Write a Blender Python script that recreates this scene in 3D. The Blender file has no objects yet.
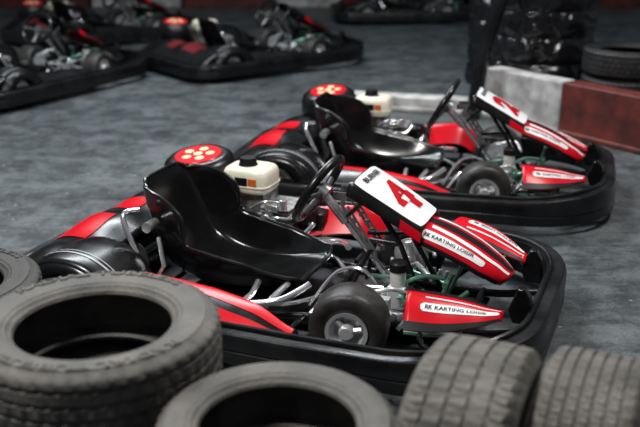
import bpy, math, random
from mathutils import Vector, Matrix, noise
random.seed(4)
sc = bpy.context.scene
col = sc.collection

# ------------------------------------------------------------------ materials
def mat(name, c1, rough=0.5, metal=0.0, c2=None, nscale=8.0, bump=0.0, bscale=60.0, rvar=0.0, coat=0.0, spec=0.5):
    m = bpy.data.materials.new(name); m.use_nodes = True
    nt = m.node_tree; b = nt.nodes['Principled BSDF']
    tc = nt.nodes.new('ShaderNodeTexCoord')
    n = nt.nodes.new('ShaderNodeTexNoise'); n.inputs['Scale'].default_value = nscale
    n.inputs['Detail'].default_value = 6
    nt.links.new(tc.outputs['Object'], n.inputs['Vector'])
    r = nt.nodes.new('ShaderNodeValToRGB')
    if c2 is None: c2 = tuple(x * 0.8 for x in c1)
    r.color_ramp.elements[0].position = 0.35; r.color_ramp.elements[1].position = 0.68
    r.color_ramp.elements[0].color = (*c2, 1); r.color_ramp.elements[1].color = (*c1, 1)
    nt.links.new(n.outputs['Fac'], r.inputs['Fac'])
    nt.links.new(r.outputs['Color'], b.inputs['Base Color'])
    b.inputs['Roughness'].default_value = rough
    b.inputs['Metallic'].default_value = metal
    b.inputs['Coat Weight'].default_value = coat
    b.inputs['Specular IOR Level'].default_value = spec
    if rvar > 0:
        mr = nt.nodes.new('ShaderNodeMapRange')
        mr.inputs['From Min'].default_value = 0.3; mr.inputs['From Max'].default_value = 0.7
        mr.inputs['To Min'].default_value = rough - rvar; mr.inputs['To Max'].default_value = rough + rvar
        nt.links.new(n.outputs['Fac'], mr.inputs['Value']); nt.links.new(mr.outputs['Result'], b.inputs['Roughness'])
    if bump > 0:
        n2 = nt.nodes.new('ShaderNodeTexNoise'); n2.inputs['Scale'].default_value = bscale; n2.inputs['Detail'].default_value = 4
        nt.links.new(tc.outputs['Object'], n2.inputs['Vector'])
        bp = nt.nodes.new('ShaderNodeBump'); bp.inputs['Strength'].default_value = bump; bp.inputs['Distance'].default_value = 0.01
        nt.links.new(n2.outputs['Fac'], bp.inputs['Height']); nt.links.new(bp.outputs['Normal'], b.inputs['Normal'])
    return m

M = {}
M['black'] = mat('black_plastic', (0.009, 0.009, 0.010), 0.28, c2=(0.004, 0.004, 0.005), rvar=0.08, spec=.45)
M['bumper'] = mat('bumper_plastic', (0.010, 0.010, 0.011), 0.32, c2=(0.005, 0.005, 0.006), rvar=0.10, bump=0.1, spec=.4)
M['seat'] = mat('seat_fibreglass', (0.006, 0.006, 0.007), 0.18, c2=(0.004, 0.004, 0.004), rvar=0.04, spec=.6)
M['red'] = mat('red_bodywork', (0.68, 0.004, 0.016), 0.28, c2=(0.56, 0.003, 0.012), spec=0.3)
M['white'] = mat('white_decal', (0.9, 0.9, 0.9), 0.35, c2=(0.78, 0.78, 0.79))
M['numred'] = mat('number_red', (0.6, 0.003, 0.012), 0.45, spec=0.2)
M['ink'] = mat('black_ink', (0.008, 0.008, 0.010), 0.45, spec=0.25)
M['chrome'] = mat('polished_steel', (0.92, 0.92, 0.94), 0.2, 0.85, c2=(0.72, 0.72, 0.75))
M['steel'] = mat('dull_steel', (0.42, 0.42, 0.43), 0.38, 0.85, c2=(0.2, 0.2, 0.21))
M['pin'] = mat('grey_pinstripe', (0.40, 0.40, 0.42), 0.4)
M['pan'] = mat('floor_pan_steel', (0.05, 0.05, 0.055), 0.4, 0.8, c2=(0.015, 0.015, 0.015))
M['green'] = mat('green_zinc', (0.22, 0.42, 0.32), 0.35, 0.6, c2=(0.12, 0.26, 0.19))
M['slick'] = mat('slick_rubber', (0.045, 0.040, 0.037), 0.5, c2=(0.016, 0.015, 0.015), nscale=14, bump=0.15, rvar=0.1)
M['alu'] = mat('cast_aluminium', (0.84, 0.84, 0.86), 0.28, 0.5, c2=(0.64, 0.64, 0.66))
M['cream'] = mat('cream_tank', (0.92, 0.88, 0.74), 0.3, c2=(0.84, 0.78, 0.62), coat=0.3)
M['engine'] = mat('engine_casting', (0.58, 0.57, 0.56), 0.38, 0.6, c2=(0.15, 0.15, 0.15), nscale=30)
M['engred'] = mat('engine_red', (0.5, 0.02, 0.02), 0.4, c2=(0.3, 0.01, 0.01))
M['yellow'] = mat('yellow_dot', (0.95, 0.72, 0.42), 0.4)
M['orange'] = mat('orange_label', (0.8, 0.16, 0.02), 0.4)
M['clear'] = mat('reservoir_plastic', (0.78, 0.78, 0.73), 0.3, c2=(0.6, 0.6, 0.55))
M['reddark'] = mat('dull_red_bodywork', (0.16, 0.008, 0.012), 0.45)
M['tyre'] = mat('worn_tyre_rubber', (0.066, 0.062, 0.057), 0.66, c2=(0.026, 0.025, 0.023), nscale=9, bump=0.35, bscale=90, rvar=0.1)
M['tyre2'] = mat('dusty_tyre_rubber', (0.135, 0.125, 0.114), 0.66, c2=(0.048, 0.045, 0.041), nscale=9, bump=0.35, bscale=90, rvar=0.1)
M['tyre4'] = mat('dusty_tread_rubber', (0.17, 0.157, 0.142), 0.7, c2=(0.07, 0.065, 0.058), nscale=9, bump=0.35, bscale=90, rvar=0.1)
M['tyre3'] = mat('dark_tyre_rubber', (0.022, 0.022, 0.024), 0.5, c2=(0.010, 0.010, 0.011), nscale=9, bump=0.3, bscale=90)
M['wrap'] = mat('black_stretch_film', (0.010, 0.011, 0.013), 0.2, c2=(0.005, 0.005, 0.006), nscale=5, bump=1.0, bscale=11, rvar=0.08)
M['bwhite'] = mat('barrier_white', (0.70, 0.69, 0.68), 0.6, c2=(0.30, 0.285, 0.28), nscale=7, bump=.2, bscale=20)
M['bred'] = mat('barrier_red', (0.17, 0.028, 0.020), 0.55, c2=(0.06, 0.012, 0.010), nscale=7, bump=.2, bscale=20)

# ------------------------------------------------------------------ mesh helpers
class B:
    def __init__(s): s.v = []; s.f = []; s.m = []
    def add(s, vs, fs, mi=0):
        o = len(s.v); s.v += [Vector(p) for p in vs]
        s.f += [tuple(i + o for i in f) for f in fs]; s.m += [mi] * len(fs)
    def box(s, c, d, mi=0, rot=None):
        c = Vector(c); R = rot or Matrix.Identity(3)
        vs = [c + R @ Vector((x * d[0] / 2, y * d[1] / 2, z * d[2] / 2)) for x in (-1, 1) for y in (-1, 1) for z in (-1, 1)]
        s.add(vs, [(0, 1, 3, 2), (4, 6, 7, 5), (0, 4, 5, 1), (2, 3, 7, 6), (0, 2, 6, 4), (1, 5, 7, 3)], mi)
    def rings(s, rings, mi=0, closed=False, cap=True):
        n = len(rings[0]); vs = [p for r in rings for p in r]; fs = []
        k = len(rings)
        for i in range(k if closed else k - 1):
            a = i * n; b = ((i + 1) % k) * n
            for j in range(n):
                fs.append((a + j, a + (j + 1) % n, b + (j + 1) % n, b + j))
        if cap and not closed:
            fs.append(tuple(reversed(range(n)))); fs.append(tuple(range((k - 1) * n, k * n)))
        s.add(vs, fs, mi)
    def tube(s, pts, r, seg=10, mi=0, closed=False, smooth=0):
        pts = [Vector(p) for p in pts]
        if smooth:
            out = []; n = len(pts)
            for i in range(n if closed else n - 1):
                if closed: p0, p1, p2, p3 = pts[i - 1], pts[i], pts[(i + 1) % n], pts[(i + 2) % n]
                else: p0, p1, p2, p3 = pts[max(i - 1, 0)], pts[i], pts[i + 1], pts[min(i + 2, n - 1)]
                for k in range(smooth):
                    t = k / smooth
                    out.append(0.5 * ((2 * p1) + (p2 - p0) * t + (2 * p0 - 5 * p1 + 4 * p2 - p3) * t * t + (3 * p1 - p0 - 3 * p2 + p3) * t ** 3))
            if not closed: out.append(pts[-1])
            pts = out
        n = len(pts); rr = []
        T0 = (pts[1] - pts[0]).normalized()
        N = T0.orthogonal().normalized()
        for i in range(n):
            if closed: T = (pts[(i + 1) % n] - pts[i - 1]).normalized()
            else: T = (pts[min(i + 1, n - 1)] - pts[max(i - 1, 0)]).normalized()
            N = (N - T * N.dot(T)).normalized(); Bn = T.cross(N)
            rad = r[i] if isinstance(r, (list, tuple)) else r
            rr.append([pts[i] + (N * math.cos(a) + Bn * math.sin(a)) * rad for a in [2 * math.pi * k / seg for k in range(seg)]])
        s.rings(rr, mi, closed)
    def lathe(s, prof, c=(0, 0, 0), axis=(0, 0, 1), seg=48, mi=0, loop=False):
        ax = Vector(axis).normalized(); q = Vector((0, 0, 1)).rotation_difference(ax).to_matrix(); c = Vector(c)
        rr = []
        for i in range(seg):
            a = 2 * math.pi * i / seg
            rr.append([c + q @ Vector((r * math.cos(a), r * math.sin(a), h)) for r, h in prof])
        n = len(prof); fs = []; vs = [p for r in rr for p in r]
        for i in range(seg):
            b = ((i + 1) % seg)
            for j in range(n if loop else n - 1):
                j2 = (j + 1) % n
                fs.append((i * n + j, b * n + j, b * n + j2, i * n + j2))
        s.add(vs, fs, mi)
    def cyl(s, a, b, r, seg=20, mi=0):
        s.tube([a, b], r, seg, mi)
    def grid(s, fn, ns=20, nt=12, s0=0, s1=1, t0=0, t1=1, off=0.0, mi=0, rnd=0.0):
        vs = []
        sm, tm, sh, th = (s0 + s1) / 2, (t0 + t1) / 2, (s1 - s0) / 2, (t1 - t0) / 2
        for i in range(ns + 1):
            for j in range(nt + 1):
                u = 2 * i / ns - 1; v = 2 * j / nt - 1
                u2 = u * math.sqrt(1 - rnd * v ** 4); v2 = v * math.sqrt(1 - rnd * u ** 4)
                vs.append(onsurf(fn, sm + sh * u2, tm + th * v2, off))
        fs = [(i * (nt + 1) + j, (i + 1) * (nt + 1) + j, (i + 1) * (nt + 1) + j + 1, i * (nt + 1) + j + 1) for i in range(ns) for j in range(nt)]
        s.add(vs, fs, mi)
        return s
    def obj(s, name, mats, parent=None, smooth=True, bevel=0, solid=0, label=None, sub=0, angle=40):
        me = bpy.data.meshes.new(name); me.from_pydata([tuple(v) for v in s.v], [], s.f)
        if not isinstance(mats, (list, tuple)): mats = [mats]
        for m in mats: me.materials.append(m)
        for p, mi in zip(me.polygons, s.m): p.material_index = mi
        me.update()
        import bmesh
        bm = bmesh.new(); bm.from_mesh(me)
        if not solid: bmesh.ops.recalc_face_normals(bm, faces=bm.faces)
        bm.to_mesh(me); bm.free()
        if smooth:
            me.polygons.foreach_set('use_smooth', [True] * len(me.polygons))
            try: me.set_sharp_from_angle(angle=math.radians(angle))
            except Exception: pass
        o = bpy.data.objects.new(name, me); col.objects.link(o)
        if solid:
            md = o.modifiers.new('s', 'SOLIDIFY'); md.thickness = solid; md.offset = 0
        if bevel:
            md = o.modifiers.new('b', 'BEVEL'); md.width = bevel; md.segments = 3; md.limit_method = 'ANGLE'; md.angle_limit = math.radians(40)
        if sub:
            md = o.modifiers.new('ss', 'SUBSURF'); md.levels = sub; md.render_levels = sub
        if parent is not None: o.parent = parent
        if label: o['label'] = label
        return o

def onsurf(fn, s, t, off=0.0):
    p = fn(s, t)
    if off:
        e = 1e-3
        ds = fn(s + e, t) - fn(s - e, t); dt = fn(s, t + e) - fn(s, t - e)
        n = ds.cross(dt)
        if n.length > 0: p = p + n.normalized() * off
    return p

def text_mesh(body, fat=0.0, extr=0.0):
    cu = bpy.data.curves.new('txt', 'FONT'); cu.body = body; cu.offset = fat; cu.extrude = extr; cu.resolution_u = 4
    o = bpy.data.objects.new('txt', cu); col.objects.link(o)
    dg = bpy.context.evaluated_depsgraph_get()
    me = bpy.data.meshes.new_from_object(o.evaluated_get(dg))
    vs = [v.co.copy() for v in me.vertices]; fs = [tuple(p.vertices) for p in me.polygons]
    bpy.data.objects.remove(o); bpy.data.meshes.remove(me)
    x0 = min(v.x for v in vs); x1 = max(v.x for v in vs); y0 = min(v.y for v in vs); y1 = max(v.y for v in vs)
    return [((v.x - x0) / (x1 - x0), (v.y - y0) / (y1 - y0), v.z) for v in vs], fs

def text_on(bb, body, fn, p0, px, py, off, fat=0.0, mi=0):
    vs, fs = text_mesh(body, fat)
    out = [onsurf(fn, p0[0] + x * px[0] + y * py[0], p0[1] + x * px[1] + y * py[1], off) for x, y, z in vs]
    bb.add(out, fs, mi)

def smt(tab, x):
    x = min(max(x, tab[0][0]), tab[-1][0])
    n = len(tab)
    for i in range(n - 1):
        if x <= tab[i + 1][0]:
            p1, p2 = tab[i][1], tab[i + 1][1]; p0 = tab[max(i - 1, 0)][1]; p3 = tab[min(i + 2, n - 1)][1]
            t = (x - tab[i][0]) / (tab[i + 1][0] - tab[i][0])
            return 0.5 * ((2 * p1) + (p2 - p0) * t + (2 * p0 - 5 * p1 + 4 * p2 - p3) * t * t + (3 * p1 - p0 - 3 * p2 + p3) * t ** 3)
    return tab[-1][1]

def thing(name, label, cat, loc=(0, 0, 0), rz=0, group=None):
    e = bpy.data.objects.new(name, None); e.empty_display_size = 0.2; col.objects.link(e)
    e.location = loc; e.rotation_euler = (0, 0, rz)
    e['label'] = label; e['category'] = cat
    if group: e['group'] = group
    return e

# ------------------------------------------------------------------ kart
def plan_path(xr=1.09, xf=1.02, hw=0.64, rr=0.22, rf=0.42, n=12):
    pts = []
    def arc(cx, cy, r, a0, a1):
        for i in range(n + 1):
            a = math.radians(a0 + (a1 - a0) * i / n); pts.append(Vector((cx + r * math.cos(a), cy + r * math.sin(a), 0)))
    L = xr + xf
    arc(-xr + rr, -hw + rr, rr, 180, 270)
    for k in (0.25, 0.5, 0.75): pts.append(Vector((-xr + rr + (L - rr - rf) * k, -hw - 0.012 * math.sin(k * math.pi), 0)))
    arc(xf - rf, -hw + rf, rf, 270, 360)
    arc(xf - rf, hw - rf, rf, 0, 90)
    for k in (0.75, 0.5, 0.25): pts.append(Vector((-xr + rr + (L - rr - rf) * k, hw + 0.012 * math.sin(k * math.pi), 0)))
    arc(-xr + rr, hw - rr, rr, 90, 180)
    return pts

def kart_wheel(K, name, cx, cy, R, W, sgn, steer=0.0):
    rb = 0.070
    ax = Vector((-math.sin(steer), math.cos(steer), 0)) * sgn
    c = Vector((cx, cy, R))
    h = W / 2
    prof = [(rb, -h * .8), (rb + .012, -h * .92), (R * .75, -h), (R * .88, -h * .97), (R * .96, -h * .85), (R * .995, -h * .65), (R + .001, 0), (R * .995, h * .65), (R * .96, h * .85), (R * .88, h * .97), (R * .75, h), (rb + .012, h * .92), (rb, h * .8), (rb, 0)]
    b = B(); b.lathe(prof, c, ax, 56, 0, True)
    w = b.obj(name, M['slick'], K, label='black slick kart tyre on a silver rim', angle=50)
    b = B()
    b.lathe([(rb - .004, h * .2), (rb - .002, h * .78), (rb + .007, h * .92), (rb + .008, h * 1.0), (rb - .006, h * .98), (rb - .012, h * .80), (rb - .018, h * .62), (.030, h * .55), (.028, h * 1.0), (.022, h * 1.12), (.0005, h * 1.12)], c, ax, 40)
    q = Vector((0, 0, 1)).rotation_difference(ax).to_matrix()
    for i in range(3):
        a = i * 2 * math.pi / 3 + .4
        d = q @ Vector((math.cos(a), math.sin(a), 0))
        b.cyl(c + d * .044 + ax * h * .5, c + d * .044 + ax * h * .9, .009, 8)
        b.tube([c + d * .022 + ax * h * .8, c + d * .056 + ax * h * .84], .011, 6)
    b.obj('rim', M['alu'], w, label='silver cast rim')
    return w

def build_kart(K, number='4'):
    P = {}
    path = plan_path(); n = len(path)
    sec = [(-.03, .05), (.042, .05), (.049, .058), (.050, .098), (.046, .104), (.050, .110), (.050, .152), (.044, .164), (.036, .168), (-.03, .164), (-.024, .10)]
    rr = []
    for i in range(n):
        T = (path[(i + 1) % n] - path[i - 1]).normalized(); N = Vector((T.y, -T.x, 0))
        f = max(0, min(1, (path[i].x - .55) / .4)) * .035
        rr.append([path[i] + N * o + Vector((0, 0, z + (f if z > .11 else 0))) for o, z in sec])
    b = B(); b.rings(rr, 0, True)
    bump = b.obj('perimeter_bumper', M['bumper'], K, label='black plastic wraparound bumper', angle=30)
    b = B(); pth = plan_path(1.075, 1.005, .625, .2, .4)
    b.tube([p + Vector((0, 0, .172 + max(0, min(1, (p.x - .55) / .4)) * .035)) for p in pth], .010, 8, closed=True)
    b.obj('bumper_rail', M['black'], bump)
    for y, sx in ((-.16, .975), (.24, .95)):
        b = B()
        b.rings([[Vector((sx - .06, y + d, .19)), Vector((sx - .03, y + d, .275)), Vector((sx - .005, y + d, .28)), Vector((sx + .02, y + d, .24)), Vector((sx + .03, y + d, .14)), Vector((sx - .04, y + d, .14))] for d in (-.022, .022)])
        b.obj('bumper_strut', M['black'], bump, bevel=.006)
    # frame
    b = B()
    for sg in (-1, 1):
        b.tube([(-.95, sg * .30, .075), (-.5, sg * .30, .075), (-.1, sg * .33, .07), (.25, sg * .25, .07), (.75, sg * .20, .075), (.95, sg * .2, .11)], .016, 10, smooth=5)
        b.tube([(-.45, sg * .30, .08), (-.42, sg * .58, .10), (.1, sg * .60, .10), (.16, sg * .3, .08)], .012, 8, smooth=5)
        b.tube([(.27, sg * .24, .08), (.42, sg * .31, .10)], .016)
        b.tube([(.55, sg * .22, .08), (.42, sg * .31, .10)], .016)
        b.tube([(-.9, sg * .3, .08), (-1.06, sg * .3, .11)], .014)
        b.tube([(.93, sg * .2, .11), (1.01, sg * .2, .12)], .014)
        b.tube([(-.58, sg * .3, .08), (-.64, sg * .3, .16)], .02)
        b.tube([(.60, sg * .22, .085), (.66, sg * .40, .10), (.78, sg * .50, .12)], .012, 8, smooth=4)
    for x, y in ((-.9, .3), (-.5, .3), (.18, .31), (.75, .22)):
        b.tube([(x, -y, .075), (x, y, .075)], .014)
    b.tube([(-.42, .58, .1), (-.6, .62, .12)], .012); b.tube([(-.42, -.58, .1), (-.6, -.62, .12)], .012)
    b.obj('chassis_frame', M['black'], K, label='black tubular steel frame')
    b = B(); b.rings([[Vector((x, y, z)) for x, y in ((-.42, -.3), (.2, -.29), (.78, -.20), (.78, .20), (.2, .29), (-.42, .3))] for z in (.045, .055)])
    b.obj('floor_pan', M['pan'], K, smooth=False)
    # seat
    cx = [(0, -.635), (.15, -.605), (.3, -.570), (.45, -.515), (.57, -.43), (.68, -.30), (.84, -.11), (1, .09)]
    cz = [(0, .500), (.15, .40), (.3, .30), (.45, .195), (.57, .13), (.68, .095), (.84, .105), (1, .155)]
    wd = [(0, .155), (.06, .20), (.2, .228), (.5, .24), (.7, .235), (.9, .215), (1, .18)]
    dp = [(0, .03), (.10, .12), (.25, .19), (.42, .17), (.55, .155), (.68, .16), (.85, .12), (.95, .05), (1, .03)]
    def seatf(s, t):
        x = smt(cx, s); z = smt(cz, s); e = .01
        tx = smt(cx, min(s + e, 1)) - smt(cx, max(s - e, 0)); tz = smt(cz, min(s + e, 1)) - smt(cz, max(s - e, 0))
        l = math.hypot(tx, tz); nx, nz = -tz / l, tx / l
        q = (2 * t - 1); aa = abs(q)
        w = smt(wd, s)
        if aa < .5: y = w * .82 * (aa / .5); k = .10 * (aa / .5) ** 3
        else:
            u = (aa - .5) / .5
            y = w * (.82 + .18 * math.sin(u * math.pi / 2)) + .014 * u ** 4; k = .10 + .90 * u ** 1.15
        d = smt(dp, s) * k
        drop = .035 * max(0, 1 - s / .15) * aa ** 3
        return Vector((x + nx * d, math.copysign(y, q), z + nz * d - drop))
    b = B(); b.grid(seatf, 40, 36)
    seat = b.obj('seat', M['seat'], K, solid=.009, bevel=0, label='glossy black moulded bucket seat', angle=80)
    b = B()
    edge = [seatf(i / 30, 0) for i in range(31)] + [seatf(1, j / 12) for j in range(1, 13)] + [seatf(1 - i / 30, 1) for i in range(1, 31)] + [seatf(0, 1 - j / 12) for j in range(1, 12)]
    b.tube(edge, .0085, 8, closed=True)
    b.obj('seat_rim', M['black'], seat, label='rolled edge of the seat shell')
    for sg in (-1, 1):
        b = B()
        b.tube([(-.50, sg * .34, .10), (-.56, sg * .335, .25), (-.63, sg * .31, .39), (-.60, sg * .24, .40)], .0115, 10, smooth=5)
        b.tube([(-.50, sg * .34, .10), (-.45, sg * .31, .2), (-.50, sg * .26, .30)], .010, 8)
        b.cyl((-.53, sg * .23, .35), (-.53, sg * .30, .35), .022, 16)
        b.obj('seat_stay', M['chrome'], seat, label='bright chromed seat support tube')
        b = B()
        b.tube([(-.32, sg * .36, .10), (-.15, sg * .37, .11), (-.02, sg * .36, .13), (.08, sg * .33, .15), (.15, sg * .22, .18)], .015, 10, smooth=6)
        b.tube([(-.10, sg * .37, .10), (-.06, sg * .30, .14), (-.06, sg * .24, .17)], .013, 8)
        b.tube([(.0, sg * .37, .10), (.04, sg * .29, .15), (.05, sg * .2, .16)], .013, 8)
        b.tube([(-.28, sg * .30, .08), (-.12, sg * .29, .09), (.06, sg * .27, .10), (.18, sg * .12, .10)], .011, 8, smooth=5)
        b.obj('seat_rail', M['chrome'], seat, label='bright chromed rail beside the seat')
    # steering
    c = Vector((.10, 0, .505)); nrm = Vector((-.87, 0, .5)).normalized(); U = Vector((.5, 0, .87)).normalized(); Lv = Vector((0, 1, 0))
    b = B()
    b.tube([c + (U * math.sin(a) * .143 + Lv * math.cos(a) * .160) for a in [i * 2 * math.pi / 40 for i in range(40)]], .018, 12, closed=True)
    sw = b.obj('steering_wheel', M['black'], K, label='black padded steering wheel')
    b = B()
    hub = c - nrm * .03
    for a in (0, math.pi, -math.pi / 2):
        b.tube([hub, c + (U * math.sin(a) * .14 + Lv * math.cos(a) * .15)], .011, 8)
    b.cyl(hub - nrm * .015, hub + nrm * .02, .038, 20)
    b.obj('steering_hub', M['steel'], sw)
    b = B()
    b.cyl(hub, (.44, 0, .12), .0125, 12)
    b.cyl(hub - Vector((0, 0, .01)), hub + (Vector((.44, 0, .12)) - hub) * .3, .02, 14)
    b.cyl((.38, 0, .18), (.41, 0, .15), .022, 12)
    b.obj('steering_column', M['chrome'], K)
    b = B()
    for sg in (-1, 1):
        b.tube([(.34, sg * .02, .30), (.30, sg * .09, .20), (.26, sg * .15, .08)], .01, 8)
        b.tube([(.24, sg * .045, .42), (.34, sg * .06, .52), (.42, sg * .06, .50)], .009, 8)
        b.tube([(.36, sg * .07, .50), (.47, sg * .07, .34), (.60, sg * .12, .09)], .011, 8)
        b.tube([(.47, sg * .07, .34), (.30, sg * .035, .33)], .009, 8)
    b.obj('column_bracket', M['black'], K, label='black fabricated steering support')
    for sg in (-1, 1):
        b = B()
        for k in range(7):
            t = k / 6
            b.box((.22 + .14 * t, sg * .045, .47 - .20 * t), (.016, .008, .022))
        b.box((.21, sg * .045, .50), (.06, .008, .03)); b.box((.275, sg * .050, .385), (.22, .004, .012), rot=Matrix.Rotation(math.radians(55), 3, 'Y')); b.box((.305, sg * .050, .372), (.22, .004, .010), rot=Matrix.Rotation(math.radians(55), 3, 'Y'))
        b.obj('perforated_plate', M['steel'], K, smooth=False, label='perforated steel bracket plate')
    # number fairing
    def fair(s, t):
        a = 2 * t - 1
        x = .290 + .275 * s; zt = .604 - .165 * s - .010 * (1 - s) ** 3
        w = .134 - .014 * s
        if abs(a) < .80:
            y = w * a / .80; d = .010 * (a / .80) ** 2
        else:
            k = (abs(a) - .80) / .20; y = (w + .010 * math.sin(k * 1.5)) * (1 if a > 0 else -1); d = .010 + .045 * k
        return Vector((x - .02 * (a * a) * (1 - s), y, zt - d))
    b = B(); b.grid(fair, 14, 28)
    ff = b.obj('number_fairing', M['black'], K, solid=.008, label='black steering fairing carrying the number', angle=50)
    b = B()
    b.grid(fair, 20, 24, .015, 1.0, .105, .895, .0075, rnd=.14)
    npl = b.obj('number_plate', M['white'], ff, label='white number panel')
    b = B(); text_on(b, 'BURNER', fair, (.16, .26), (0, .48), (-.08, 0), .011, .03)
    b.obj('lettering', M['ink'], npl, label='black lettering')
    b = B(); text_on(b, number, fair, (.82, .27), (0, .46), (-.52, 0), .011, .06)
    P['num'] = b.obj('number_decal', M['numred'], npl, label='red race number ' + number)
    P['fair'] = fair; P['npl'] = npl
    for t0, t1 in ((0, .08), (.92, 1.0)):
        B().grid(fair, 12, 4, .72, 1.0, t0, t1, .0075).obj('fairing_stripe', M['red'], ff, label='red side stripe')
    # nose cone
    def nose(s, t):
        a = 2 * t - 1
        x = .553 + .347 * s
        zt = smt([(0, .432), (.3, .403), (.6, .355), (.85, .302), (1, .262)], s)
        dz = smt([(0, .060), (.4, .055), (.8, .042), (1, .030)], s)
        w = smt([(0, .116), (.3, .126), (.7, .116), (.9, .088), (1, .06)], s)
        aa = abs(a)
        y = w * math.sin(a * math.pi / 2)
        d = dz * aa ** 2.2
        return Vector((x - .04 * s * aa ** 2, y, zt - d))
    b = B(); b.grid(nose, 24, 24)
    nc = b.obj('nose_cone', M['red'], K, solid=.008, label='red nose cone with white stripes', angle=60)
    def taper(a0, a1, b0, b1):
        def fn(s, t): return nose(s, (a0 + (b0 - a0) * s) + t * ((a1 - a0) + ((b1 - b0) - (a1 - a0)) * s))
        return fn
    for m_ in (0, 1):
        def mir(a0, a1, b0, b1, m_=m_):
            return taper(a0, a1, b0, b1) if m_ == 0 else taper(1 - a1, 1 - a0, 1 - b1, 1 - b0)
        B().grid(mir(.11, .27, .17, .26), 20, 5, .03, .74, 0, 1, .006, rnd=.1).obj('nose_stripe', M['white'], nc, label='white stripe')
        B().grid(mir(.34, .40, .30, .36), 18, 3, .10, .97, 0, 1, .006).obj('nose_stripe', M['white'], nc, label='thin white stripe')
        B().grid(mir(.0, .06, .0, .08), 18, 3, .0, .95, 0, 1, .006).obj('nose_stripe', M['ink'], nc, label='black edge stripe')
        b = B()
        if m_ == 0: text_on(b, 'KARTING LOISIR', nose, (.145, .163), (.47, .035), (0, .056), .009, .02)
        else: text_on(b, 'KARTING LOISIR', nose, (.615, .802), (-.47, .035), (0, -.056), .009, .02)
        b.obj('lettering', M['ink'], nc, label='black lettering')
        b = B()
        sgk = -1 if m_ == 0 else 1
        text_on(b, 'RK', nose, (.055 if m_ == 0 else .125, .158 if m_ == 0 else .842), (.07 * -sgk, 0), (0, .058 * -sgk), .009, .03)
        b.obj('logo_mark', M['ink'], nc, label='small dark logo mark')
    B().grid(nose, 16, 4, .02, .98, .44, .56, .006).obj('nose_stripe', M['ink'], nc, label='black stripe')
    # front pods
    for sg in (-1, 1):
        def pod(s, t, sg=sg):
            x = .600 + .310 * s
            if sg < 0:
                y0 = smt([(0, .45), (.4, .42), (.8, .33), (1, .26)], s); y1 = smt([(0, .29), (.5, .25), (1, .22)], s)
                z0 = smt([(0, .165), (.6, .165), (1, .170)], s); z1 = smt([(0, .252), (.5, .230), (1, .190)], s)
            else:
                y0 = smt([(0, .50), (.4, .47), (.8, .36), (1, .27)], s); y1 = smt([(0, .24), (.5, .21), (1, .20)], s)
                z0 = smt([(0, .27), (.6, .25), (1, .215)], s); z1 = smt([(0, .29), (.5, .265), (1, .22)], s)
            y = y0 + (y1 - y0) * t
            z = z0 + (z1 - z0) * math.sin(t * math.pi * .55) + .01
            if sg > 0: z += .02 * math.sin(t * math.pi) - .05 * max(0, .2 - t) / .2
            return Vector((x - .03 * t * (1 - s), y * sg, z))
        b = B(); b.grid(pod, 18, 14)
        pd = b.obj('front_pod', M['red'], K, solid=.008, label='red front side fairing', angle=60)
        o = .006 if sg < 0 else -.006
        B().grid(pod, 14, 4, .16, .96, .37, .57, o, rnd=.15).obj('pod_stripe', M['white'], pd, label='white stripe')
        B().grid(pod, 14, 3, .0, .97, .0, .16, o).obj('pod_stripe', M['ink'], pd, label='black stripe')
        B().grid(pod, 14, 2, .2, .97, .70, .74, o).obj('pod_stripe', M['white'], pd, label='thin white stripe')
        B().grid(pod, 14, 3, .0, .97, .88, 1.0, o).obj('pod_stripe', M['ink'], pd, label='black stripe')
        b = B()
        if sg < 0: text_on(b, 'KARTING LOISIR', pod, (.31, .43), (.52, 0), (0, .085), o * 1.5, .02)
        else: text_on(b, 'KARTING LOISIR', pod, (.84, .43), (-.52, 0), (0, .085), o * 1.5, .02)
        b.obj('lettering', M['ink'], pd, label='black lettering')
        b = B()
        text_on(b, 'RK', pod, (.21, .43) if sg < 0 else (.29, .43), (.075 * -sg, 0), (0, .085), o * 1.5, .03)
        b.obj('logo_mark', M['ink'], pd, label='small dark logo mark')
        # side pods
        def sp(s, t, sg=sg):
            if sg < 0:
                x = -.50 + .74 * s
                hh = smt([(0, .085), (.35, .085), (.75, .07), (1, .03)], s)
                yi = smt([(0, .35), (.5, .39), (.8, .46), (1, .53)], s)
                dr = .05 * max(0, t - .75) / .25
            else:
                x = -.50 + .80 * s
                hh = smt([(0, .09), (.45, .12), (.8, .15), (1, .05)], s)
                yi = smt([(0, .35), (.5, .38), (.8, .42), (1, .47)], s)
                dr = .12 * max(0, t - .55) / .45
            y = .63 + (yi - .63) * t
            z = .125 + hh * math.sin(min(t * 1.35, 1) * math.pi / 2) - dr
            return Vector((x, y * sg, z))
        b = B(); b.grid(sp, 24, 14)
        so = b.obj('side_pod', M['black'], K, solid=.008, label='black side pod with red panel', angle=60)
        if sg < 0:
            def cur(s, t, sp=sp): return sp(s, t + .22 * (1 - s) - .02)
            B().grid(cur, 24, 6, .04, .99, .44, .70, o).obj('side_panel', M['red'], so, label='glossy red panel')
            B().grid(cur, 24, 3, .30, .99, .12, .30, o).obj('side_panel', M['red'], so, label='slim red strip')
        else:
            B().grid(sp, 24, 14, .40, .99, .30, .98, o).obj('side_panel', M['red'], so, label='glossy red panel')
        kart_wheel(K, 'front_wheel', .39, sg * .415, .144, .155, sg, .18)
        kart_wheel(K, 'rear_wheel', -.70, sg * .50, .142, .19, sg)
    # axles & steering linkage
    b = B(); b.cyl((-.70, -.5, .142), (-.70, .5, .142), .018, 16)
    b.lathe([(.02, -.006), (.09, -.006), (.09, .006), (.02, .006)], (-.70, .14, .142), (0, 1, 0), 32, loop=True)
    b.lathe([(.02, -.004), (.08, -.004), (.08, .004), (.02, .004)], (-.70, -.16, .142), (0, 1, 0), 32, loop=True)
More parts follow.
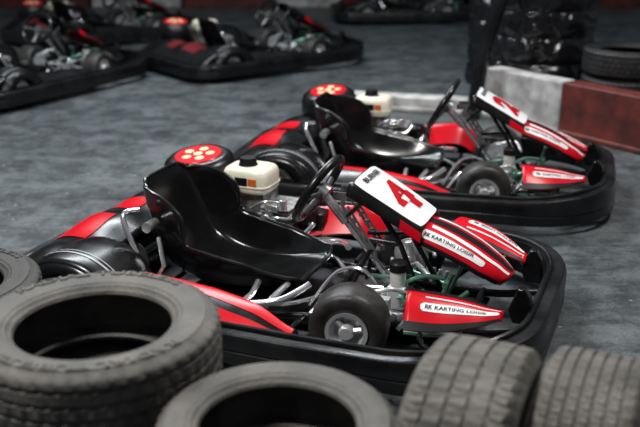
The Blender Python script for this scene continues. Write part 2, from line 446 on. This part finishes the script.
    b.obj('rear_axle', M['steel'], K, label='steel rear axle with sprocket and brake disc')
    for sg in (-1, 1):
        b = B()
        b.cyl((.41, sg * .26, .144), (.40, sg * .38, .144), .014, 12)
        b.cyl((.43, sg * .29, .09), (.40, sg * .28, .22), .017, 12)
        b.tube([(.45, sg * .03, .13), (.33, sg * .28, .13)], .009, 8)
        b.tube([(.55, sg * .17, .10), (.44, sg * .29, .12), (.34, sg * .2, .10)], .014, 8)
        b.lathe([(.02, -.003), (.078, -.003), (.078, .003), (.02, .003)], (.405, sg * .318, .144), (0, 1, 0), 28, loop=True)
        b.box((.48, sg * .318, .20), (.06, .035, .05)); b.tube([(.42, sg * .29, .22), (.50, sg * .27, .24), (.54, sg * .20, .2)], .009, 8, smooth=4)
        for k in range(4): b.cyl((.50 + .03 * k, sg * (.25 - .01 * k), .10), (.50 + .03 * k, sg * (.25 - .01 * k), .135), .009, 8)
        b.obj('front_hub_linkage', M['alu'], K, label='bright steel front hub and tie rod', bevel=.002)
    for sg in (-1, 1):
        b = B()
        b.tube([(.62, sg * .12, .07), (.66, sg * .14, .18), (.68, sg * .14, .25)], .0085, 8, smooth=4)
        b.tube([(.68, sg * .09, .25), (.68, sg * .19, .25)], .011, 8)
        b.tube([(.62, sg * .12, .12), (.45, sg * .2, .12)], .006, 8)
        b.obj('pedal', M['green'], K, label='green zinc-plated foot pedal')
    for i in range(3):
        b = B()
        y = -.13 - .05 * i; z0 = .15 + .02 * i
        pts = [(.53 + .0016 * k, y + .018 * math.cos(k * .7), z0 + .018 * math.sin(k * .7)) for k in range(70)]
        b.tube(pts, .004, 6)
        b.cyl((.51, y, z0), (.68, y, z0), .006, 8)
        b.obj('brake_spring', M['green'], K, label='green coil return spring')
    b = B()
    b.tube([(.50, -.12, .1), (.54, -.24, .18), (.62, -.25, .21), (.72, -.2, .19)], .010, 8, smooth=4)
    b.tube([(.50, -.2, .22), (.58, -.16, .26), (.66, -.12, .25)], .009, 8, smooth=4)
    b.tube([(.56, -.3, .09), (.74, -.26, .09)], .012)
    b.tube([(.5, -.05, .1), (.62, -.22, .12), (.75, -.1, .2)], .009, 8, smooth=4)
    b.tube([(.36, -.08, .20), (.46, -.16, .24), (.56, -.05, .22)], .008, 8, smooth=4)
    b.obj('brake_linkage', M['green'], K, label='green zinc rods')
    b = B()
    b.tube([(.54, -.31, .10), (.58, -.28, .16), (.60, -.20, .22), (.66, -.16, .10)], .009, 8, smooth=4)
    b.tube([(.50, -.22, .10), (.52, -.14, .13), (.58, -.24, .10)], .009, 8, smooth=4)
    b.tube([(.18, -.28, .09), (.24, -.20, .16), (.30, -.22, .10), (.36, -.14, .14)], .009, 8, smooth=4)
    b.tube([(.14, -.20, .08), (.22, -.10, .20), (.34, -.10, .22), (.42, -.08, .10)], .008, 8, smooth=4)
    b.tube([(.20, .02, .09), (.30, -.16, .18), (.44, -.18, .20)], .007, 8, smooth=4)
    b.box((.56, -.10, .12), (.1, .012, .08)); b.cyl((.60, -.30, .14), (.60, -.24, .14), .022, 12)
    b.box((.30, -.12, .10), (.12, .03, .04)); b.cyl((.26, -.17, .09), (.26, -.17, .15), .018, 12); b.cyl((.36, -.2, .09), (.36, -.2, .13), .02, 12)
    b.obj('brake_pipework', M['chrome'], K, label='bright steel pipes and fittings')
    b = B(); b.lathe([(.0005, .225), (.028, .225), (.030, .23), (.030, .285), (.0005, .285)], (.50, -.19, 0), seg=24)
    rs = b.obj('brake_fluid_reservoir', M['clear'], K, label='translucent brake fluid reservoir')
    b = B(); b.lathe([(.0005, .285), (.034, .285), (.034, .315), (.028, .322), (.0005, .322)], (.50, -.19, 0), seg=24)
    b.obj('reservoir_cap', M['ink'], rs, label='black screw cap')
    b = B(); b.box((.50, -.19, .18), (.07, .06, .09)); b.box((.50, -.19, .10), (.05, .1, .06))
    b.obj('brake_master_cylinder', M['alu'], K, bevel=.006)
    # rear cowl: broad moulded cover with a raised ridge
    def rc(s, t):
        y = -.60 + 1.2 * s
        e = abs(2 * s - 1)
        x = -1.09 + .42 * t + .05 * e ** 4
        z = .155 + (.135 - .03 * e ** 3) * math.sin(min(t / .55, 1) * math.pi * .5) - .05 * max(0, t - .7) / .3 + .012 * math.sin(s * math.pi * 6) * min(1, t * 2)
        return Vector((x, y, z))
    b = B(); b.grid(rc, 48, 14)
    rcb = b.obj('rear_cowl', M['black'], K, solid=.008, label='broad black rear cowl with red patches', angle=35)
    for s0, s1 in ((.22, .42), (.52, .66)):
        B().grid(rc, 14, 6, s0, s1, .28, .66, -.007).obj('cowl_patch', M['red'], rcb, label='red patch')
    # right rear wheel guard
    def arch(s, t):
        a = math.radians(-5 + 180 * s); r = .172
        y = -.635 + .30 * t
        k = .014 * (1 - (2 * t - 1) ** 4)
        return Vector((-.70 - (r + .04 + k) * math.cos(a), y, .125 + (r + k) * math.sin(a)))
    b = B(); b.grid(arch, 22, 10)
    gd = b.obj('rear_wheel_guard', M['black'], K, solid=.009, label='smooth black rear wheel guard with thin grey stripes', angle=60)
    for t0, t1 in ((.24, .27), (.32, .335)):
        for of in (-.0065, .0065):
            B().grid(arch, 22, 1, .06, .94, t0, t1, of).obj('guard_pinstripe', M['pin'], gd, label='thin grey pinstripe')
    # closed outer cheek of the guard
    b = B()
    arc_ = [arch(i / 16, 0) for i in range(17)]
    inner = [Vector((-.70 - .115 * math.cos(math.radians(-5 + 180 * i / 16)), -.64, .125 + .115 * math.sin(math.radians(-5 + 180 * i / 16)))) for i in range(17)]
    b.add(arc_ + inner, [(i, i + 1, 17 + i + 1, 17 + i) for i in range(16)])
    b.obj('guard_cheek', M['black'], gd, solid=.007)
    # left rear cover with round emblem
    b = B()
    prof = [(.17, 0), (.185, .02), (.18, .12), (.165, .165), (.14, .185), (.125, .187), (.0005, .187)]
    cz0 = Vector((-.70, .48, .26)); ax = Vector((-.05, -.14, 1)).normalized()
    b.lathe(prof, cz0, ax, 44)
    b.rings([[Vector((-.70 + .2 * math.cos(a) * k, .49 + .17 * math.sin(a) * k, z)) for a in [i * math.pi / 12 for i in range(24)]] for z, k in ((.17, 1.1), (.24, 1.1), (.28, .98))])
    cov = b.obj('rear_drum_cover', M['black'], K, label='black drum cover with round emblem', angle=50)
    top = cz0 + ax * .188
    b = B(); b.lathe([(.0005, .004), (.112, .004), (.116, .0), (.112, -.004)], top, ax, 40)
    em = b.obj('round_emblem', M['red'], cov, label='red round emblem with pale dots')
    q = Vector((0, 0, 1)).rotation_difference(ax).to_matrix()
    for i in range(6):
        b = B()
        a = i * 2 * math.pi / 5 + .3; rd = .060 if i < 5 else 0
        p = top + q @ Vector((rd * math.cos(a), rd * math.sin(a), .0045))
        b.lathe([(.0005, .002), (.022, .002), (.023, 0)], p, ax, 20)
        b.obj('emblem_dot', M['yellow'], em, label='pale yellow dot')
    # engine
    ex = -.05
    b = B()
    b.box((-.36 + ex, .42, .17), (.24, .2, .14)); b.box((-.24 + ex, .42, .22), (.1, .16, .1))
    for k in range(9): b.box((-.19 + ex, .40, .13 + k * .018), (.15, .19, .007))
    b.cyl((-.37 + ex, .30, .2), (-.37 + ex, .53, .2), .075, 24)
    b.cyl((-.37 + ex, .27, .2), (-.37 + ex, .31, .2), .05, 20)
    b.box((-.36 + ex, .42, .285), (.2, .16, .08))
    eng = b.obj('engine', M['engine'], K, bevel=.004, label='small four-stroke engine with cream tank')
    b = B(); b.lathe([(.0005, .0), (.05, 0), (.055, .02), (.055, .06), (.04, .075), (.0005, .075)], (-.12, .40, .20), seg=28)
    b.box((-.10, .46, .2), (.12, .12, .09)); b.tube([(-.2, .52, .2), (-.05, .52, .20), (.02, .48, .18)], .03, 14, smooth=4)
    b.obj('air_filter', M['black'], eng, bevel=.008)
    b = B(); b.lathe([(.0005, 0), (.06, 0), (.064, .01), (.05, .02), (.0005, .02)], (-.37 + ex, .268, .2), (0, -1, 0), 26)
    b.obj('recoil_cover', M['engred'], eng, label='red recoil starter cover')
    b = B(); b.tube([(-.31, .29, .17), (-.24, .28, .24), (-.17, .30, .24), (-.14, .36, .28)], .010, 8, smooth=4)
    b.tube([(-.34, .27, .28), (-.27, .26, .32), (-.20, .30, .31)], .008, 8, smooth=4)
    b.tube([(-.30, .26, .12), (-.22, .25, .18), (-.12, .30, .16), (-.06, .34, .22)], .012, 8, smooth=4)
    b.cyl((-.26, .30, .24), (-.26, .24, .24), .026, 16)
    b.cyl((-.19, .29, .28), (-.19, .29, .33), .018, 14)
    b.box((-.24, .29, .29), (.06, .05, .03))
    b.obj('engine_pipework', M['chrome'], eng, label='bright metal fittings', bevel=.003)
    # tank
    b = B()
    rr = []
    tx, ty = -.40, .40
    for z, k in ((.315, .90), (.322, .96), (.335, 1.0), (.395, 1.0), (.414, .96), (.426, .88), (.432, .74), (.434, .45)):
        ring = []
        for i in range(40):
            a = 2 * math.pi * i / 40; ca, sa = math.cos(a), math.sin(a)
            ring.append(Vector((tx + .116 * k * abs(ca) ** .45 * (1 if ca > 0 else -1), ty + .098 * k * abs(sa) ** .45 * (1 if sa > 0 else -1), z + .012)))
        rr.append(ring)
    b.rings(rr)
    b.tube([(tx + .118 * math.copysign(abs(math.cos(a)) ** .45, math.cos(a)), ty + .100 * math.copysign(abs(math.sin(a)) ** .45, math.sin(a)), .362) for a in [2 * math.pi * (i + .5) / 40 for i in range(40)]], .004, 6, closed=True)
    tk = b.obj('fuel_tank', M['cream'], eng, label='cream fuel tank', angle=60)
    b = B(); b.lathe([(.0005, .468), (.036, .468), (.040, .458), (.040, .442), (.046, .432)], (tx - .01, ty - .01, .012), seg=24)
    b.obj('tank_cap', M['ink'], tk, label='black filler cap')
    b = B(); b.box((tx + .050, ty - .0985, .388), (.04, .004, .032)); b.obj('tank_label', M['orange'], tk, smooth=False, label='orange warning sticker')
    b = B(); b.box((tx - .005, ty - .0995, .388), (.06, .004, .036)); b.obj('tank_label', M['ink'], tk, smooth=False, label='black sticker')
    return P

def copy_tree(o, parent=None):
    c = o.copy(); col.objects.link(c)
    if parent is not None:
        c.parent = parent; c.matrix_parent_inverse = Matrix.Identity(4)
    for ch in o.children: copy_tree(ch, c)
    return c

KA = thing('go_kart', 'black and red rental go-kart numbered 4 with black bucket seat', 'go-kart', group='rental go-karts')
P = build_kart(KA, '4')
def find(o, nm):
    for c in o.children_recursive:
        if c.name.split('.')[0] == nm: yield c

KB = copy_tree(KA)
KB['label'] = 'black and red rental go-kart numbered 2 parked by the barrier'
for c in list(find(KB, 'number_decal')):
    par = c.parent; bpy.data.objects.remove(c)
    b = B(); text_on(b, '2', P['fair'], (.83, .26), (0, .48), (-.54, 0), .011, .07)
    b.obj('number_decal', M['numred'], par, label='red race number 2')
def place(k, x, y, deg): k.location = (x, y, 0); k.rotation_euler = (0, 0, math.radians(deg))
place(KA, -.098, 3.49, -22)
place(KB, .61, 5.08, -16)
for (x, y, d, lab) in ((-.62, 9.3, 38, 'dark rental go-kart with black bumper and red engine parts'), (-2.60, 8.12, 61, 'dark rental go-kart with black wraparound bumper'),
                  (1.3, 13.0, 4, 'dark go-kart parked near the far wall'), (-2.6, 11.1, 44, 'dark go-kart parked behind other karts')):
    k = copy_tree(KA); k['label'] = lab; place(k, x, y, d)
    for nm in ('number_decal', 'lettering', 'logo_mark'):
        for c in list(find(k, nm)): bpy.data.objects.remove(c)
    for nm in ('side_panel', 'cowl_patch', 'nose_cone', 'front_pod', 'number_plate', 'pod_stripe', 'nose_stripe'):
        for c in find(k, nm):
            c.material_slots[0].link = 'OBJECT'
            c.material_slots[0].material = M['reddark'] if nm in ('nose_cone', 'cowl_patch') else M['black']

# ------------------------------------------------------------------ tyres
def tyre_mesh(R=.31, W=.2, rb=.195, seg=240, period=6, groove=2, grooves=(-.3, -.1, .1, .3), slant=60, depth=.007, text=None, gw=.013):
    prof = []
    H = W
    def a(r, z, f=0): prof.append((r, z, f))
    a(rb, .34 * H); a(rb + .004, .385 * H); a(rb + .014, .41 * H); a(rb + .018, .44 * H); a(rb + .024, .445 * H); a(rb + .03, .47 * H); a(rb + .034, .472 * H)
    m = (rb + R) / 2 + .01
    a(m - .008, .495 * H); a(m, .499 * H); a(m + .016, .498 * H); a(m + .018, .490 * H); a(R - .035, .478 * H); a(R - .03, .485 * H); a(R - .026, .47 * H); a(R - .016, .45 * H, 1); a(R - .005, .42 * H, 1)
    z = .395 * H
    a(R - .001, z, 1)
    for g in sorted(grooves, reverse=True):
        gz = g * H; top = R + .003 * (1 - (g / .4) ** 2)
        a(top, gz + gw / 2 + .001, 1); a(top - depth, gz + gw / 2 - .001, 0); a(top - depth, gz - gw / 2 + .001, 0); a(top, gz - gw / 2 - .001, 1)
    a(R - .001, -z, 1)
    outer_half = [p for p in prof[:16]]
    for r, zz, f in reversed(outer_half): a(r, -zz, f)
    a(rb + .006, -.30 * H); a(rb + .03, -.38 * H); a(R - .06, -.44 * H); a(R - .03, -.38 * H); a(R - .018, -.2 * H); a(R - .016, 0); a(R - .018, .2 * H); a(R - .03, .38 * H); a(R - .06, .44 * H); a(rb + .03, .38 * H); a(rb + .006, .30 * H)
    n = len(prof); vs = []; fs = []
    for i in range(seg):
        an = 2 * math.pi * i / seg; c, s = math.cos(an), math.sin(an)
        for r, zz, f in prof:
            if f:
                sh = int(round(abs(zz) * slant + (3 if zz > 0 else 0)))
                if ((i + sh) % period) < groove: r = r - depth * .8
            vs.append((r * c, r * s, zz))
    for i in range(seg):
        i2 = (i + 1) % seg
        for j in range(n):
            j2 = (j + 1) % n
            fs.append((i * n + j, i2 * n + j, i2 * n + j2, i * n + j2))
    b = B(); b.add(vs, fs)
    if text:
        tv, tf = text_mesh(text, .02, .02)
        L = len(text) * .12
        r0 = m - .006; hh = .024
        for st in (0.5, 0.5 + math.pi):
            out = []
            for x, y, z in tv:
                an = st + L / 2 - x * L; rr = r0 + y * hh
                out.append((rr * math.cos(an), rr * math.sin(an), .499 * H + (.003 if z > 0 else -.004)))
            b.add(out, tf)
    return b

def tyre_obj(b, m, label, loc, rot=(0, 0, 0), group='loose tyres'):
    o = b.obj('tyre', m, label=label, angle=30)
    o.location = loc; o.rotation_euler = rot; o['category'] = 'tyre'; o['label'] = label; o['group'] = group
    return o
def tyre_copy(src, loc, rot=(0, 0, 0), label=None, m=None):
    o = src.copy(); col.objects.link(o); o.location = loc; o.rotation_euler = rot
    if label: o['label'] = label
    if m: o.material_slots[0].link = 'OBJECT'; o.material_slots[0].material = m
    return o

tA = tyre_mesh(.322, .191, .198, period=5, groove=1, text='RADIAL TUBELESS')
TX, TY = -.580, 2.085
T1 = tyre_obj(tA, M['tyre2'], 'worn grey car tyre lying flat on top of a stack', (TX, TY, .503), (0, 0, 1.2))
tyre_copy(T1, (TX, TY, .301), (0, 0, .5), 'worn car tyre in the middle of a stack', M['tyre'])
tyre_copy(T1, (TX, TY, .099), (0, 0, 1.5), 'worn car tyre at the base of a stack', M['tyre'])
tyre_copy(T1, (-1.28, 2.80, .301), (0, 0, 1.1), 'worn car tyre stacked beside the kart', M['tyre'])
tyre_copy(T1, (-1.28, 2.80, .099), (0, 0, 0.1), 'worn car tyre on the floor beside the kart', M['tyre'])
tD = tyre_mesh(.270, .168, .176, period=5, groove=1, grooves=(-.2, .2))
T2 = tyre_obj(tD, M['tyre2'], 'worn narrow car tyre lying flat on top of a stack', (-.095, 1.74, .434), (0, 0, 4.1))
tyre_copy(T2, (-.095, 1.74, .260), (0, 0, 3), 'worn narrow car tyre in the middle of a stack', M['tyre'])
tyre_copy(T2, (-.095, 1.74, .086), (0, 0, 2), 'worn narrow car tyre on the floor', M['tyre'])
tB = tyre_mesh(.318, .25, .20, seg=336, period=7, groove=2, grooves=(-.27, -.09, .09, .27), slant=150, depth=.008, gw=.008)
T3 = tyre_obj(tB, M['tyre4'], 'treaded car tyre standing upright on its tread', (.352, 1.80, .322), (math.radians(90), 0, math.radians(90 - 24)))
tC = tyre_mesh(.305, .235, .19, seg=336, period=6, groove=1, grooves=(-.3, -.18, -.06, .06, .18, .3), slant=130, depth=.007, gw=.006)
T4 = tyre_obj(tC, M['tyre4'], 'fine-treaded car tyre standing upright on its tread', (.619, 1.79, .309), (math.radians(90), 0, math.radians(90 - 25)))

# ------------------------------------------------------------------ barrier + stacks behind
P0 = Vector((1.32, 6.84, 0)); D = Vector((.8, -1.08, 0)).normalized()
def barrier(p, d, L, h, m, label, th=.16):
    b = B(); b.box((L / 2, 0, h / 2), (L, th, h)); b.box((L / 2, 0, .02), (L, th + .03, .04))
    o = b.obj('track_barrier', m, bevel=.012, label=label); o.location = p; o.rotation_euler = (0, 0, math.atan2(d.y, d.x))
    o['category'] = 'track barrier'; o['group'] = 'track barriers'
    return o
N = Vector((D.y, -D.x, 0)) * -.1 + D * -.10
barrier(P0 + N, D, .74, .38, M['bwhite'], 'scuffed white low track barrier block')
barrier(P0 + N + D * .745, D, .74, .38, M['bred'], 'dark red low track barrier block')
barrier(P0 + N + D * 1.49, D, 1.2, .38, M['bwhite'], 'scuffed white low track barrier block')
d2 = Vector((-.95, .25, 0)).normalized()
barrier(P0 + N + d2 * .16, d2, .95, .12, M['bwhite'], 'low white kerb block')

def wrapped(loc, nt, r, seed, name='wrapped_tyre_stack', label='tall stack of tyres wrapped in glossy black film'):
    b = B(); seg = 120; rr = []; H = nt * .2
    zs = [H * i / (nt * 16) for i in range(nt * 16 + 1)]
    for i, z in enumerate(zs):
        ph = (z / .2) % 1
        k = r * (.93 + .07 * math.sin(ph * math.pi) ** .6)
        ring = []
        for j in range(seg):
            a = 2 * math.pi * j / seg; ca, sa = math.cos(a), math.sin(a)
            w = noise.noise(Vector((ca * 2 + seed, sa * 2, z * 3))) * .035 + (1 - abs(noise.noise(Vector((ca * 3 + z * 5, sa * 3 - z * 4, z * 6 + seed)))) * 2) * .018 + (1 - abs(noise.noise(Vector((ca * 6 - z * 8, sa * 6 + z * 3, z * 10 + seed)))) * 2) * .010
            ring.append(Vector(((k + w) * ca, (k + w) * sa, z)))
        rr.append(ring)
    b.rings(rr)
    o = b.obj(name, M['wrap'], label=label, angle=180); o.location = loc; o['category'] = 'tyre stack'; o['group'] = 'wrapped tyre stacks'
    return o
wrapped((1.77, 7.28, 0), 6, .39, 1.3)
wrapped((1.75, 8.20, 0), 6, .38, 7.7)
for i in range(3):
    tyre_copy(T1, (2.24, 6.54, .099 + .202 * i), (0, 0, i * 1.3), 'dark car tyre stacked behind the barrier', M['tyre3'])
for i in range(3):
    tyre_copy(T1, (2.76, 5.92, .099 + .202 * i), (0, 0, i * 1.7), 'dark car tyre stacked behind the barrier', M['tyre3'])
b = B(); b.tube([(1.18, 6.84, .0), (1.24, 6.85, .5), (1.36, 6.87, .95), (1.44, 6.88, 1.6)], [.06, .05, .06, .07], 12)
po = b.obj('padded_post', M['wrap'], label='leaning post wrapped in black film beside the barrier'); po['category'] = 'post'
for i in range(9):
    barrier(Vector((-6.5 + i * 1.45, 14.6, 0)), Vector((1, 0, 0)), 1.4, .35, M['bwhite'] if i % 2 == 0 else M['bred'], 'scuffed %s low track barrier block' % ('white' if i % 2 == 0 else 'dark red'))

# ------------------------------------------------------------------ setting
def floor_mat():
    m = bpy.data.materials.new('worn_asphalt'); m.use_nodes = True; nt = m.node_tree; b = nt.nodes['Principled BSDF']
    tc = nt.nodes.new('ShaderNodeTexCoord')
    def nz(sc_, det, rough=.6, dist=0, vec=None):
        n = nt.nodes.new('ShaderNodeTexNoise'); n.inputs['Scale'].default_value = sc_; n.inputs['Detail'].default_value = det
        n.inputs['Roughness'].default_value = rough; n.inputs['Distortion'].default_value = dist
        nt.links.new(vec or tc.outputs['Object'], n.inputs['Vector']); return n
    def mapped(rot, scl):
        mp = nt.nodes.new('ShaderNodeMapping'); mp.inputs['Rotation'].default_value = (0, 0, math.radians(rot)); mp.inputs['Scale'].default_value = (scl[0], scl[1], 1)
        nt.links.new(tc.outputs['Object'], mp.inputs['Vector']); return mp.outputs['Vector']
    def ramp(src, p0, c0, p1, c1):
        r = nt.nodes.new('ShaderNodeValToRGB'); r.color_ramp.elements[0].position = p0; r.color_ramp.elements[0].color = (*c0, 1)
        r.color_ramp.elements[1].position = p1; r.color_ramp.elements[1].color = (*c1, 1)
        nt.links.new(src.outputs['Fac'], r.inputs['Fac']); return r.outputs['Color']
    def mul(a, c, f=1.0):
        x = nt.nodes.new('ShaderNodeMix'); x.data_type = 'RGBA'; x.blend_type = 'MULTIPLY'; x.inputs['Factor'].default_value = f
        nt.links.new(a, x.inputs['A']); nt.links.new(c, x.inputs['B']); return x.outputs['Result']
    n1 = nz(.7, 6, .55, .3); n2 = nz(80, 5, .75); n3 = nz(3.4, 12, .82, .2)
    st1 = nz(1.0, 9, .7, 1.2, mapped(-50, (1.6, 4.2))); st2 = nz(1.0, 9, .7, .8, mapped(62, (.8, 10)))
    c = ramp(n1, .3, (.072, .082, .088), .7, (.124, .138, .146))
    c = mul(c, ramp(n3, .44, (.60, .60, .61), .56, (1.15, 1.15, 1.15)))
    c = mul(c, ramp(n2, .35, (.6, .6, .6), .7, (1.35, 1.35, 1.35)), .9)
    c = mul(c, ramp(st1, .40, (.55, .55, .56), .48, (1.05, 1.05, 1.05)), .75)
    c = mul(c, ramp(st2, .36, (.5, .5, .5), .41, (1, 1, 1)), .6)
    v = nt.nodes.new('ShaderNodeTexVoronoi'); v.inputs['Scale'].default_value = 7; nt.links.new(tc.outputs['Object'], v.inputs['Vector'])
    rv = nt.nodes.new('ShaderNodeValToRGB'); rv.color_ramp.elements[0].position = .03; rv.color_ramp.elements[0].color = (1, 1, 1, 1); rv.color_ramp.elements[1].position = .07; rv.color_ramp.elements[1].color = (0, 0, 0, 1)
    nt.links.new(v.outputs['Distance'], rv.inputs['Fac'])
    z = nt.nodes.new('ShaderNodeMix'); z.data_type = 'RGBA'; z.inputs['B'].default_value = (.32, .33, .34, 1)
    nt.links.new(rv.outputs['Color'], z.inputs['Factor']); nt.links.new(c, z.inputs['A'])
    nt.links.new(z.outputs['Result'], b.inputs['Base Color'])
    mr = nt.nodes.new('ShaderNodeMapRange'); mr.inputs['From Min'].default_value = .38; mr.inputs['From Max'].default_value = .62; mr.inputs['To Min'].default_value = .32; mr.inputs['To Max'].default_value = .58
    nt.links.new(n3.outputs['Fac'], mr.inputs['Value']); nt.links.new(mr.outputs['Result'], b.inputs['Roughness'])
    bp = nt.nodes.new('ShaderNodeBump'); bp.inputs['Strength'].default_value = .35; bp.inputs['Distance'].default_value = .004
    nt.links.new(n2.outputs['Fac'], bp.inputs['Height']); nt.links.new(bp.outputs['Normal'], b.inputs['Normal'])
    return m
b = B(); b.box((0, 6, -.05), (24, 24, .1)); f = b.obj('floor', floor_mat(), smooth=False); f['kind'] = 'structure'
f['label'] = 'worn grey asphalt track floor'; f['category'] = 'floor'
wm = mat('dark_hall_wall', (.03, .032, .036), .8, c2=(.015, .016, .018), nscale=1.5)
b = B(); b.box((0, 17.1, 2.5), (24, .2, 5)); w = b.obj('wall_back', wm, smooth=False); w['kind'] = 'structure'; w['label'] = 'dark hall wall'; w['category'] = 'wall'

# ------------------------------------------------------------------ light
wd = bpy.data.worlds.new('w'); sc.world = wd; wd.use_nodes = True
bgn = wd.node_tree.nodes['Background']; bgn.inputs['Color'].default_value = (.66, .76, .82, 1); bgn.inputs['Strength'].default_value = .12
def area(loc, tgt, sx, sy, e, c=(1, 1, 1)):
    l = bpy.data.lights.new('lamp', 'AREA'); l.shape = 'RECTANGLE'; l.size = sx; l.size_y = sy; l.energy = e; l.color = c
    o = bpy.data.objects.new('ceiling_light', l); col.objects.link(o); o.location = loc
    o.rotation_euler = (Vector(tgt) - Vector(loc)).to_track_quat('-Z', 'Y').to_euler(); return o
area((-1.8, 7.6, 5.0), (-.8, 4.8, 0), 4, .8, 390, (.9, .97, 1))
area((2.2, 4.0, 4.5), (.2, 3.8, 0), .9, .9, 130, (1, .97, .93))
area((-1.8, 1.6, 4.0), (-.1, 3.2, 0), .8, .8, 155, (1, .98, .95))

cam = bpy.data.cameras.new('cam'); co = bpy.data.objects.new('camera', cam); col.objects.link(co)
co.location = (0, 0, 1.6); co.rotation_euler = (math.radians(90 - 19.2), 0, 0)
cam.sensor_width = 36; cam.lens = 36 * 900 / 640
cam.dof.use_dof = True; cam.dof.focus_distance = 3.45; cam.dof.aperture_fstop = 1.9
sc.camera = co
sc.view_settings.view_transform = 'Standard'
sc.view_settings.look = 'None'
